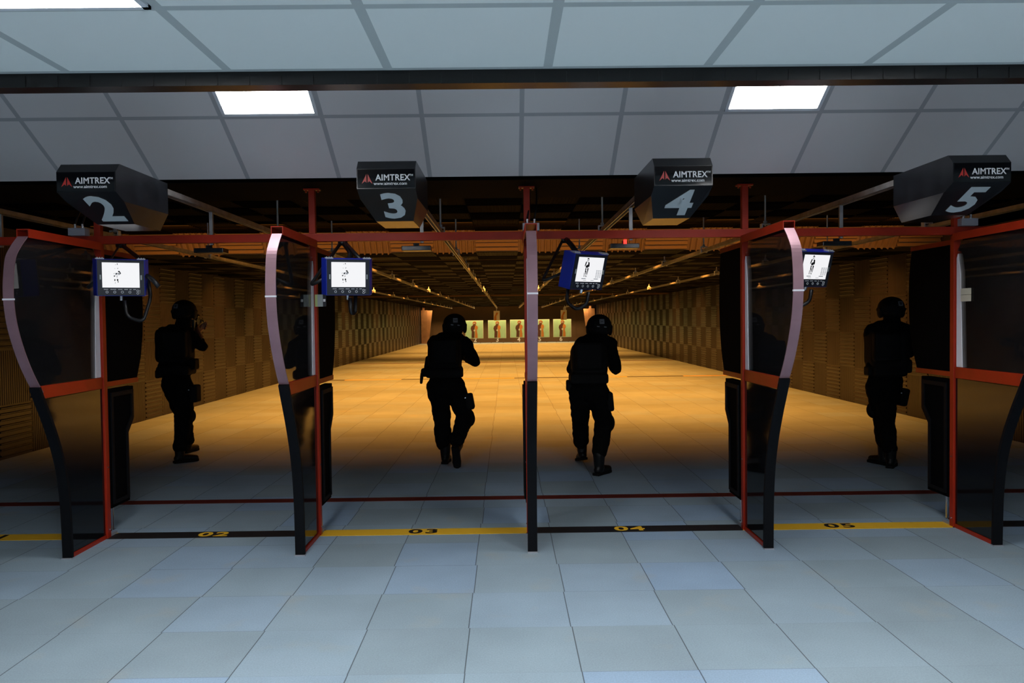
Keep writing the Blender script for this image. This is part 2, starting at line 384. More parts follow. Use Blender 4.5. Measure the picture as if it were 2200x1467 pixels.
# ------------------------------------------------------------------ floor marks
LX = [-2.84, -1.345, .155, 1.685, 3.175]         # divider positions
edges = [-4.34] + LX + [4.69]
for k in range(6):
    n = k+1; yel = n % 2 == 1; x0, x1 = edges[k], edges[k+1]
    t = tag(MB().prism([(x0-.03, 5.565), (x1-.03, 5.565), (x1+.03, 5.72), (x0+.03, 5.72)], lambda p, t: (p[0], p[1], t), .0, .0025).build('floor_tape', M_['yellow' if yel else 'tape_black']),
            '%s floor tape across the lane floor, marked %02d in %s' % (('yellow', n, 'black') if yel else ('black', n, 'yellow')) if n < 6 else 'black floor tape at the right edge, right of the last divider', 'floor tape', 'lane tapes on the floor')
    if n < 6:
        cx = (-3.66, -2.10, -.605, .865, 2.375)[k]
        text('lane_number', '%02d' % n, .150, M_['tape_black' if yel else 'yellow'], t, (cx, 5.643, .0032), (0, 0, 0), .004, 1.35, spacing=1.15, depth=.0004)
tag(MB().box(XL+.03, XR-.03, 6.63, 6.76, 0, .003).build('floor_line', M_['tape_red']), 'dark red line across the floor just beyond the booths', 'floor line')
yl = thing('floor_line', 'thin yellow and black dashed line across the orange floor behind the walking figures', 'floor line')
for k in range(8): MB().box(XL+.03+k*1.46, XL+.03+(k+1)*1.46, 20.5, 20.64, 0, .004).build('tape_segment', M_['yellow' if k % 2 else 'tape_black'], yl)
tag(MB().box(XL+.03, XR-.03, 28.4, 28.6, 0, .004).build('floor_line', M_['tape_red']), 'faint dark line across the far floor before the dark band', 'floor line')
# ------------------------------------------------------------------ booth dividers
UP = [(4.72, 2.03), (4.655, 1.97), (4.60, 1.90), (4.577, 1.80), (4.568, 1.70), (4.575, 1.60), (4.60, 1.49), (4.65, 1.37), (4.71, 1.26), (4.78, 1.16), (4.835, 1.095)]
LO = [(4.79, 1.125), (4.83, 1.05), (4.92, .89), (5.0, .72), (5.055, .55), (5.085, .36), (5.095, .18), (5.10, .0)]
def rel(L, n=4):
    out = []
    for i in range(len(L)-1):
        p0, p1, p2, p3 = L[max(i-1, 0)], L[i], L[i+1], L[min(i+2, len(L)-1)]
        for k in range(n):
            u = k/n
            out.append(tuple(.5*(2*b + (c-a)*u + (2*a-5*b+4*c-d)*u*u + (3*b-a-3*c+d)*u**3) for a, b, c, d in zip(p0, p1, p2, p3)))
    return [(y-5.6, z) for y, z in out + [L[-1]]]
def divider(label, x):
    t = thing('booth_divider', label, 'booth divider', (x, 5.6, 0), 'curved dividers between the shooting booths')
    MB().box(-.024, .024, -.024, .024, 0, 2.064).build('post', M_['red'], t, .003)
    b = MB(); b.box(-.036, .036, -.88, -.026, 2.068, 2.074); b.box(-.036, -.031, -.88, -.026, 2.022, 2.068); b.box(.031, .036, -.88, -.026, 2.022, 2.068)
    b.build('top_arm', M_['red'], t)
    up, lo = rel(UP), rel(LO)
    b = MB(); b.ribbon(up, -.030, .030, .006); es = b.build('edge_strip', M_['strip'], t); MB().box(-.032, .032, -1.036, -1.022, 1.650, 1.660).build('strip_joint', M_['whiteedge'], es)
    MB().ribbon(lo, -.031, .031, .022).build('front_guard', M_['guard'], t)
    MB().box(-.033, .033, -.512, -.478, 0, .007).build('foot_cap', M_['alu'], t)
    gp = [(y+.008, z) for y, z in up if z > 1.15] + [(-.80, 1.137), (-.03, 1.137), (-.03, 1.95), (-.10, 2.03)]
    MB().yz(gp, -.003, .003).build('glass_pane', M_['glass'], t)
    MB().yz([(-.10, 1.138), (-.03, 1.138), (-.03, 1.90), (-.045, 1.93), (-.075, 1.80)], -.007, .007).build('pane_edge', M_['whiteedge'], t)
    MB().box(-.016, .016, -.762, -.025, 1.058, 1.136).build('middle_rail', M_['red'], t, .003)
    MB().box(-.018, .018, -.50, -.025, .0, .025).build('foot_rail', M_['red'], t)
    lp = [(y+.024, z) for y, z in lo if .027 < z < 1.056] + [(-.478, .027), (-.026, .027), (-.026, 1.056)]
    MB().yz(lp, -.009, .009).build('lower_panel', M_['black_gloss'], t)
    rp = [(.026, 1.10), (.50, 1.10), (.57, 1.25), (.61, 1.42), (.625, 1.6), (.62, 1.78), (.60, 1.92), (.58, 2.0), (.026, 2.0)]
    MB().yz(rp, -.012, .012).build('rear_panel', M_['matte'], t)
    MB().box(-.016, .016, .026, .59, 2.0, 2.035).build('rear_rail', M_['red'], t)
    MB().box(-.016, .016, .026, .51, 1.065, 1.10).build('rear_rail', M_['red'], t)
    cp = [(.03, 1.045), (.40, 1.045), (.40, .80), (.31, .70), (.31, .20), (.03, .20)]
    cb = MB().yz(cp, -.028, .028).build('lower_rear_panel', M_['matte'], t, .004)
    for sx in (-1, 1):
        ip = [(.075, .99), (.35, .99), (.35, .83), (.265, .735), (.265, .25), (.075, .25)]
        b = MB(); n = len(cp); op = [(.05, 1.02), (.38, 1.02), (.38, .81), (.29, .71), (.29, .225), (.05, .225)]
        for i in range(6):
            j = (i+1) % 6; b.prism([op[i], op[j], ip[j], ip[i]], lambda p, tt: (tt, p[0], p[1]), sx*.028, sx*.038)
        b.build('panel_rim', M_['guard'], cb)
    b = MB(); b.tube([(.0, .045, .02), (.0, .045, .2)], .009); b.tube([(.0, .10, .02), (.0, .10, .2)], .009); b.box(-.012, .012, .03, .115, .02, .035)
    b.build('chrome_leg', M_['chrome'], t)
    MB().box(-.02, .02, .03, .12, 0, .018).build('leg_foot', M_['alu'], t)
    for z in (.06, .5):
        for sx in (-1, 1): MB().tube([(sx*.023, 0, z), (sx*.028, 0, z)], .006, 8).build('bolt', M_['chrome'], t)
    return t
labs = ['leftmost curved divider with red frame, left of the number 2 lane', 'curved divider between the 02 and 03 floor tapes, a small card on its post',
        'centre divider seen edge on, between the two walking figures', 'curved divider between the 04 and 05 floor tapes',
        'rightmost curved divider with red frame, right of the 05 floor tape']
for l, x in zip(labs, LX): divider(l, x)
# overhead beam with posts up to the ceiling
bm_ = tag(MB().box(-4.6, 5.0, 5.572, 5.628, 2.066, 2.122).build('overhead_beam', M_['red'], None, .003), 'long red steel beam running over all the booth dividers', 'beam')
for x in LX:
    p = MB().box(x-.022, x+.022, 5.578, 5.622, 2.122, 2.425).build('drop_post', M_['red'], bm_, .003)
    b = MB(); b.box(x-.055, x+.055, 5.57, 5.63, 2.425, 2.435)
    for sx in (-.042, .042): b.tube([(x+sx, 5.6, 2.41), (x+sx, 5.6, 2.425)], .007, 8)
    b.build('flange', M_['red'], p)
for x, lab in ((-2.955, 'grey metal junction box on the red beam at left, under sign 2'), (.182, 'grey metal junction box on top of the centre divider'), (3.235, 'grey metal junction box on the red beam at right, under sign 5')):
    t = thing('junction_box', lab, 'junction box', (x, 5.56, 2.122), 'grey boxes on the beam')
    MB().box(-.058, .058, -.035, .035, 0, .052).build('box_body', M_['alu'], t, .003)
    for sx in (-.025, .025):
        MB().tube([(sx, 0, .05), (sx, 0, .082)], .009, 10).build('connector', M_['chrome'], t)
        MB().tube([(sx, 0, .08), (sx+.01, .02, .14), (sx+.02, .06, .22), (sx+.02, .1, .31)], .006, 8).build('cable', M_['rubber'], t)
# ------------------------------------------------------------------ carrier rails
HY = [7.4, 9.7, 12.1, 14.8, 18.1, 21.8, 25.6, 29.2, 32.5, 35.5, 38.5, 41.3, 44.0, 46.6, 49.0, 51.2, 53.0]
LC = [-3.60, -2.10, -.595, .905, 2.42, 3.93]
where = ['leftmost of the ceiling rails, left of lane 2', 'over lane 2 behind the number 2 sign', 'over lane 3 behind the number 3 sign', 'over lane 4 behind the number 4 sign', 'over lane 5 behind the number 5 sign', 'rightmost of the ceiling rails, right of lane 5']
hang = None
def hanger_mb(top):
    b = MB(); b.box(-.040, -.030, -.03, .03, -.004, .06); b.box(.030, .040, -.03, .03, -.004, .06); b.box(-.040, .040, -.03, .03, .06, .070)
    b.tube([(0, 0, .05), (0, 0, top)], .008, 8); b.tube([(0, 0, .070), (0, 0, .095)], .018, 6)
    return b
for k, x in enumerate(LC):
    t = thing('carrier_rail', 'straight galvanized target rail ' + where[k], 'rail', (x, 0, 2.30), 'target rails along the range ceiling')
    y0 = 4.652
    b = MB(); b.box(-.022, .022, y0, 53.3, .034, .038); b.box(-.022, -.018, y0, 53.3, 0, .034); b.box(.018, .022, y0, 53.3, 0, .034)
    b.box(-.022, -.012, y0, 53.3, 0, .003); b.box(.012, .022, y0, 53.3, 0, .003)
    b.build('channel', M_['steel'], t)
    for y in HY:
        top = .435 if y < 11 else .15
        h = hanger_mb(top).build('hanger', M_['hook'], t, loc=(0, y, .0))
    MB().box(-.012, .012, 5.72, 5.74, -.235, .0).build('strut', M_['steel'], t)
for x, lab, red in ((-2.13, 'dark flat lamp box hanging under the beam in lane 2', 0), (-.64, 'dark flat lamp box hanging under the beam in lane 3', 0), (.865, 'dark flat lamp box with a red light, under the beam in lane 4', 1), (2.40, 'dark flat lamp box hanging under the beam in lane 5', 0)):
    t = thing('lamp_box', lab, 'lamp box', (x, 5.77, 2.012), 'flat boxes hanging from the rails')
    MB().box(-.105, .105, -.03, .09, 0, .034).build('box_body', M_['housing'], t, .004)
    MB().box(-.02, .02, -.02, .0, .034, .054).build('mount', M_['black'], t)
    if red: MB().tube([(0, -.035, .030), (0, -.035, .060)], .012, 10).build('indicator_light', M_['redlight'], t)
# ------------------------------------------------------------------ lane signs
def sign(n, x, lab):
    t = thing('lane_sign', lab, 'sign', (x, 4.03, 0), 'numbered lane boxes')
    w1, w2 = .148, .10
    # section rings along y: (y, z-list with half widths)
    V = []; F = []
    def P(x_, y_, z_): V.append((x_, y_, z_)); return len(V)-1
    # left/right symmetric solid given by corner points
    pts = {}
    for s in (-1, 1):
        pts[s] = dict(tf=P(s*w1, .045, 2.318), cf=P(s*w1, 0, 2.272), lf=P(s*w1, 0, 2.172), bf=P(s*w1, .085, 2.135), uf=P(s*w2, .30, 2.045),
                      tb=P(s*w1, .62, 2.318), bb=P(s*w1, .62, 2.14), ub=P(s*w2, .62, 2.045), mb=P(s*w1, .62, 2.2))
    L, R = pts[-1], pts[1]
    F += [(L['tf'], R['tf'], R['cf'], L['cf']), (L['cf'], R['cf'], R['lf'], L['lf']), (L['lf'], R['lf'], R['bf'], R['uf'], L['uf'], L['bf']),
          (L['tf'], L['tb'], R['tb'], R['tf']), (L['uf'], R['uf'], R['ub'], L['ub']),
          (L['tb'], L['mb'], R['mb'], R['tb']), (L['mb'], L['bb'], L['ub'], R['ub'], R['bb'], R['mb'])]
    for q in (L, R):
        F += [(q['tf'], q['cf'], q['lf'], q['bf'], q['bb'], q['mb'], q['tb']), (q['bf'], q['uf'], q['ub'], q['bb'])]
    MB().add(V, F).build('housing', M_['housing'], t)
    MB().box(-.143, .143, -.002, .0, 2.176, 2.269).build('logo_panel', M_['black_gloss'], t)
    lp = [c for c in t.children if c.name.startswith('logo_panel')][0]
    fr = (math.pi/2, 0, 0)
    text('brand_text', 'AIMTREX', .043, M_['white'], lp, (.034, -.0032, 2.226), fr, .0008, .94, spacing=1.05)
    text('trademark_text', 'TM', .014, M_['white'], lp, (.127, -.0032, 2.238), fr, .0002)
    text('web_text', 'www.aimtrex.com', .0225, M_['white'], lp, (.022, -.0032, 2.197), fr, .0002, 1.0)
    b = MB(); lx, lz = -.095, 2.206
    for sx in (-1, 1):
        b.xz([(lx+sx*.003, lz+.040), (lx+sx*.028, lz-.010), (lx+sx*.011, lz+.004), (lx+sx*.003, lz-.004)], -.0034, -.0028)
    b.build('logo_mark', M_['redprint'], lp)
    th = math.pi - math.atan2(.127, .30)
    text('number', str(n), .335, M_['number'], t, (.016, .163, 2.1005), (th, 0, 0), .010, .82)
    return t
sg = [(2, LC[1], 'black lane sign box numbered 2'), (3, LC[2], 'black lane sign box numbered 3'), (4, LC[3], 'black lane sign box numbered 4'), (5, LC[4], 'black lane sign box numbered 5')]
for n, x, l in sg: sign(n, x, l + ' with a red arrowhead mark, hanging under the ceiling')
# ------------------------------------------------------------------ monitors
def soldier(b, cx, cz, s, y):
    # small standing figure print, s = height
    P = lambda pts: b.xz([(cx + u*s, cz + v*s) for u, v in pts], y-.0006, y)
    P([(-.06, .44), (-.05, .49), (0, .51), (.05, .49), (.07, .44)])
    P([(-.045, .425), (-.045, .36), (.0, .33), (.01, .36), (-.03, .38), (-.03, .425)])
    P([(.03, .42), (.055, .42), (.05, .35), (.03, .35)])
    P([(-.13, .30), (-.05, .33), (-.09, .16), (-.15, .05), (-.17, .1)])
    P([(.02, .31), (.12, .28), (.15, .10), (.12, .02), (.06, .12)])
    P([(-.10, .10), (.13, .22), (.12, .10), (.05, .0), (-.08, .0)])
    P([(-.09, -.02), (-.02, -.02), (-.04, -.22), (-.09, -.24)])
    P([(.03, -.02), (.12, -.02), (.11, -.20), (.08, -.38), (.055, -.38), (.06, -.2)])
    P([(-.05, -.20), (.0, -.16), (.02, -.30), (-.02, -.38)])
    P([(-.12, -.26), (-.09, -.26), (-.09, -.48), (-.12, -.48)]); P([(-.02, -.40), (.0, -.36), (.01, -.48), (-.02, -.48)])
    P([(.05, -.42), (.08, -.42), (.07, -.48), (.04, -.48)])
def blots(b, cx, cz, s, y):
    rnd = random.Random(3)
    spots = [(.04, .40, .018, .035), (-.03, .38, .01, .012), (-.05, .22, .012, .01), (.05, .22, .014, .014), (.07, .24, .01, .012), (.10, .10, .04, .03), (.14, .03, .03, .045), (.08, .02, .03, .02),
             (0, .0, .038, .036), (-.08, .02, .015, .01), (-.07, -.09, .03, .03), (.02, -.12, .016, .02), (-.06, -.26, .028, .045), (.04, -.25, .03, .05), (.06, -.33, .02, .04), (-.05, -.37, .012, .02), (.10, -.02, .02, .02), (-.10, -.0, .01, .01)]
    for u, v, ru, rv in spots:
        pts = []
        for k in range(9):
            a = 2*math.pi*k/9; q = rnd.uniform(.7, 1.15); pts.append((cx+(u+ru*q*math.cos(a))*s, cz+(v+rv*q*math.sin(a))*s))
        b.xz(pts, y-.0006, y)
def monitor(label, c, yaw, tilt, kind, tubes, extra):
    # c: centre of the screen face in the room; tubes: world-space paths of the bent holder
    t = thing('lane_monitor', label, 'monitor', c, 'monitors hung from the red beam', (tilt, 0, yaw))
    W, H = .140, .118
    f = MB(); g = 1.13
    fr = [(-W, 0, -H), (W, 0, -H), (W, 0, H), (-W, 0, H)]; bk_ = [(-W*g-.006, .085, -H*1.0), (W*g+.006, .085, -H*1.0), (W*g+.006, .085, H*1.02), (-W*g-.006, .085, H*1.02)]
    b2 = [(-W*.8, .13, -H*.8), (W*.8, .13, -H*.8), (W*.8, .13, H*.8), (-W*.8, .13, H*.8)]
    f.add(fr+bk_+b2, [(0, 1, 2, 3)] + [(i, (i+1) % 4, 4+(i+1) % 4, 4+i) for i in range(4)] + [(4+i, 4+(i+1) % 4, 8+(i+1) % 4, 8+i) for i in range(4)] + [(8, 9, 10, 11)])
    f.build('casing', M_['blue'], t, .004)
    bz = MB().box(-W+.004, W-.004, -.006, .0, -H+.004, H-.004).build('bezel', M_['navy'], t, .002)
    sw, sh, sz = .108, .080, .017
    sc = MB().box(-sw, sw, -.008, -.0062, sz-sh, sz+sh).build('screen', M_['screen'], t)
    ink = MB()
    if kind == 'blots': blots(ink, -.026, sz+.008, .155, -.0082)
    else:
        soldier(ink, -.030, sz+.012, .125, -.0082)
    ink.build('target_image', M_['ink'], sc)
    if kind != 'blots':
        g2 = MB()
        for r_ in range(7):
            for q in range(3): g2.box(.055+q*.017, .055+q*.017+.011, -.0086, -.0082, sz-.006-r_*.0075, sz-.006-r_*.0075+.003)
        g2.build('screen_readout', M_['inkgrey'], sc); g2 = MB()
        for x_ in (-.06, .045): g2.box(x_, x_+.036, -.0086, -.0082, sz-sh+.018, sz-sh+.022)
        for x_ in (-.045, .02): g2.box(x_, x_+.026, -.0086, -.0082, sz-sh+.008, sz-sh+.010)
        g2.build('screen_caption', M_['inkgrey'], sc)
    else:
        g2 = MB(); g2.ring((-.024, -.0084, sz+.005), .0085, .0008); g2.ring((-.010, -.0084, sz+.008), .006, .0008); g2.build('hit_marker', M_['inkblue'], sc)
    lt = MB()
    for k, (x_, w_) in enumerate(((-.10, .022), (-.062, .030), (-.018, .022), (.018, .018), (.048, .009), (.070, .016))):
        q = x_
        while q < x_+w_: lt.box(q, q+.0028, -.0075, -.0062, -.0765, -.0725); q += .0042
    lt.build('bezel_lettering', M_['white'], bz)
    for k in range(4): MB().ring((-.082+k*.044, -.0085, -.092), .0068, .0012).build('button', M_['white'], bz)
    for z_ in (-.083, -.099): MB().ring((.096, -.0085, z_), .0062, .0012).build('button', M_['white'], bz)
    for z_ in (-.082, -.090, -.098): MB().box(.107, .110, -.0078, -.006, z_, z_+.003).build('indicator', M_['white'], bz)
    for sx in (-1, 1):
        x_ = sx*(W-.020)
        cl = MB(); cl.box(x_-.025, x_+.025, .0, .045, H, H+.007)
        for q in (-.015, 0, .015): cl.tube([(x_+q, .01, H+.005), (x_+q, .01, H+.012)], .004, 8)
        cl.build('hinge_clip', M_['alu'], t)
        MB().box(sx*.118-.004, sx*.118+.004, -.0075, -.006, -.012, .018).build('side_label', M_['cardgrey'], bz)
    MB().tube([(.0, .04, -H-.03), (.0, .04, -H)], .011, 12).build('cable_plug', M_['chrome'], t)
    inv = (Matrix.Translation(Vector(c)) @ Euler((tilt, 0, yaw)).to_matrix().to_4x4()).inverted()
    for name, pts, r in tubes:
        P = [inv @ Vector(p) for p in pts]; Q = [P[0]]
        for i in range(1, len(P)-1):
            a, b_, cc = P[i-1], P[i], P[i+1]; r_ = min(.04, (a-b_).length*.4, (cc-b_).length*.4)
            A = b_ + (a-b_).normalized()*r_; B = b_ + (cc-b_).normalized()*r_
            for k in range(6): u = k/5; Q.append(A*(1-u)**2 + b_*2*u*(1-u) + B*u*u)
        Q.append(P[-1]); MB().tube(Q, r, 10).build(name, M_['rubber'] if 'cable' in name else M_['black'], t, smooth=True)
    return t
def mount_mb(x): return ('mount_bracket', [(x-.03, 5.59, 2.055), (x+.03, 5.59, 2.055)], .018)
monitor('monitor facing straight out in lane 2, black bezel, beside the leftmost divider', (-2.475, 5.15, 1.805), .44, .08, 'blots', [
    mount_mb(-2.68), ('holder_tube', [(-2.69, 5.58, 2.05), (-2.60, 5.27, 1.93), (-2.56, 5.25, 1.90)], .007),
    ('holder_tube', [(-2.66, 5.58, 2.05), (-2.40, 5.27, 1.93), (-2.37, 5.24, 1.90)], .014), ('side_handle', [(-2.60, 5.22, 1.80), (-2.66, 5.2, 1.79), (-2.715, 5.2, 1.745)], .014),
    ('side_handle', [(-2.34, 5.22, 1.82), (-2.29, 5.2, 1.79), (-2.255, 5.2, 1.745)], .016),
    ('cable', [(-2.475, 5.19, 1.66), (-2.46, 5.19, 1.55), (-2.36, 5.2, 1.52), (-2.33, 5.25, 1.68), (-2.36, 5.28, 1.80)], .012)], None)
monitor('monitor with blue casing in lane 3, screen dotted with dark marks', (-1.013, 5.15, 1.792), .30, .12, 'blots', [
    mount_mb(-1.135), ('holder_tube', [(-1.15, 5.58, 2.05), (-1.285, 5.25, 1.745), (-1.16, 5.22, 1.80)], .012),
    ('holder_tube', [(-1.11, 5.58, 2.05), (-.94, 5.25, 1.90)], .013), ('holder_tube', [(-1.12, 5.58, 2.05), (-1.06, 5.50, 1.98), (-1.04, 5.28, 1.86)], .020),
    ('cable', [(-1.013, 5.19, 1.66), (-1.01, 5.2, 1.56), (-.99, 5.24, 1.56), (-.99, 5.28, 1.74)], .013)], None)
for lab, cx, my, ti, mx_, bx_ in (('monitor in lane 4, blue casing turned aside, soldier figure on screen', .540, .62, .28, .425, .24), ('monitor in lane 5, blue casing turned aside, partly behind the divider edge', 2.00, .42, .28, 1.97, 1.72), ('monitor cut off by the right edge of the picture, behind the last divider pane', 3.50, .40, .28, 3.40, 3.22)):
    dx = cx - .54
    monitor(lab, (cx, 5.15, 1.808), my, ti, 'soldier', [
        mount_mb(mx_), ('holder_tube', [(mx_-.025, 5.58, 2.05), (bx_, 5.27, 1.755), (.43+dx, 5.22, 1.83)], .010),
        ('holder_tube', [(mx_+.005, 5.58, 2.06), (mx_+.03, 5.50, 2.02), (.50+dx, 5.26, 1.90)], .019),
        ('cable', [(.54+dx, 5.19, 1.68), (.53+dx, 5.2, 1.60), (.46+dx, 5.21, 1.565), (.40+dx, 5.24, 1.62), (.42+dx, 5.27, 1.76)], .012)], None)
# cards on the dividers
t = thing('lane_card', 'small green and grey card fixed to the red post beside monitor of lane 3', 'card', (-1.33, 5.565, 1.655))
MB().box(0, .018, -.002, .0, -.042, .042).build('green_strip', M_['cardgreen'], t)
MB().box(.018, .055, -.002, .0, -.042, .042).build('grey_label', M_['cardgrey'], t)
MB().box(.055, .078, -.002, .0, -.042, .042).build('dark_label', M_['navy'], t)
MB().box(.058, .073, -.0035, -.002, -.008, .010).build('white_square', M_['white'], t)
t = thing('notice', 'small white notice with a fold line stuck on the rightmost divider pane', 'notice', (3.165, 5.45, 1.64))
MB().box(-.002, .0, -.06, .06, -.045, -.001).build('sheet', M_['paper'], t); MB().box(-.002, .0, -.06, .06, .001, .045).build('sheet', M_['paper'], t)
# ------------------------------------------------------------------ far end: targets
def target(n, x, z, lab):
    t = thing('target_board', lab, 'target', (x, 53.0, z), 'green target boards at the far wall')
    MB().box(-.60, .60, 0, .05, -.60, .60).build('board', M_['tframe'], t)
    MB().box(-.57, .57, -.012, 0, -.57, .57).build('target_paper', M_['tgreen'], t)
    for sx in (-.4, .4): MB().box(sx-.02, sx+.02, .01, .05, -z, -.60).build('leg', M_['backwall'], t)
    P = lambda nm, m, pts, y=-.024: MB().xz(pts, y, -.012).build(nm, m, t)
    P('printed_head', M_['thair'], [(.02+.13*math.cos(a*math.pi/6), .42+.12*math.sin(a*math.pi/6)) for a in range(12)])
    P('printed_figure', M_['tdark'], [(-.06, .34), (.09, .40), (.10, .28), (.02, .10), (.0, -.56), (-.19, -.56), (-.17, -.15), (-.24, .05), (-.20, .20), (-.10, .27)], -.02)
    P('printed_hostage', M_['torange'], [(.03, -.56), (.06, .0), (.02, .12), (.06, .25), (.16, .27), (.24, .16), (.22, .02), (.16, -.02), (.21, -.3), (.22, -.56)], -.022)
    P('printed_face', M_['tdark'], [(-.06, .46), (.10, .46), (.08, .33), (-.04, .33)], -.027); P('printed_mask', M_['paper'], [(-.05, .43), (.07, .43), (.07, .385), (-.05, .385)], -.03)
    P('printed_hand', M_['paper'], [(-.02, .0), (.07, -.03), (.07, -.09), (.0, -.14), (-.05, -.08)], -.027)
TX = {1: -3.51, 2: -2.113, 3: -.593, 4: .872, 5: 2.30, 6: 3.751}
for n in range(1, 7):
    lab = 'square yellow-green target board with an orange figure, above the numeral %d' % n if n > 1 else 'target board mostly hidden behind the head of the lane 3 figure'
    target(n, TX[n], .905 if n < 4 else .93, lab)
    if n > 1:
        q = text('wall_numeral', str(n), .40, M_['white'], None, (TX[n], YB-.125, .165), (math.pi/2, 0, 0), .012)
        tag(q, 'white numeral %d on the dark wall foot under its target board' % n, 'numeral', 'numerals under the targets')
for x, lab in ((-.60, 'small hanging target sheet above the numeral 3 board'), (3.80, 'small hanging target sheet above the numeral 6 board')):
    t = thing('hanging_target', lab, 'target', (x, 52.2, 2.30), 'sheets hanging from the rails')
    MB().box(-.20, .20, 0, .02, -.82, -.18).build('sheet', M_['paper'], t)
    MB().xz([(-.18, -.82), (-.02, -.82), (-.02, -.52), (.05, -.42), (.10, -.30), (-.02, -.28), (-.08, -.42), (-.16, -.58)], -.015, -.002).build('printed_figure', M_['torange'], t)
    MB().box(-.022, .022 if x < 0 else .15, 0, .02, -.18, .004).build('clip', M_['steel'], t)
for x, s, lab in ((-5.40, 1, 'pale plywood deflector post at the far left corner'), (5.68, -1, 'pale plywood deflector post at the far right corner')):
    t = thing('deflector_post', lab, 'post', (x, 52.9, 0), 'plywood posts beside the targets')
    MB().box(-.2-.02*s, .2-.02*s, -.1, .1, 0, 2.22).build('upright', M_['wood'], t)
    MB().xz([(s*.19, 0), (s*.25, 0), (s*.52, 2.20), (s*.19, 2.20)], -.06, .04).build('angled_board', M_['wood'], t)
    MB().box(-.14, .0, -.05, .05, 2.22, 2.38).build('top_block', M_['wood'], t)
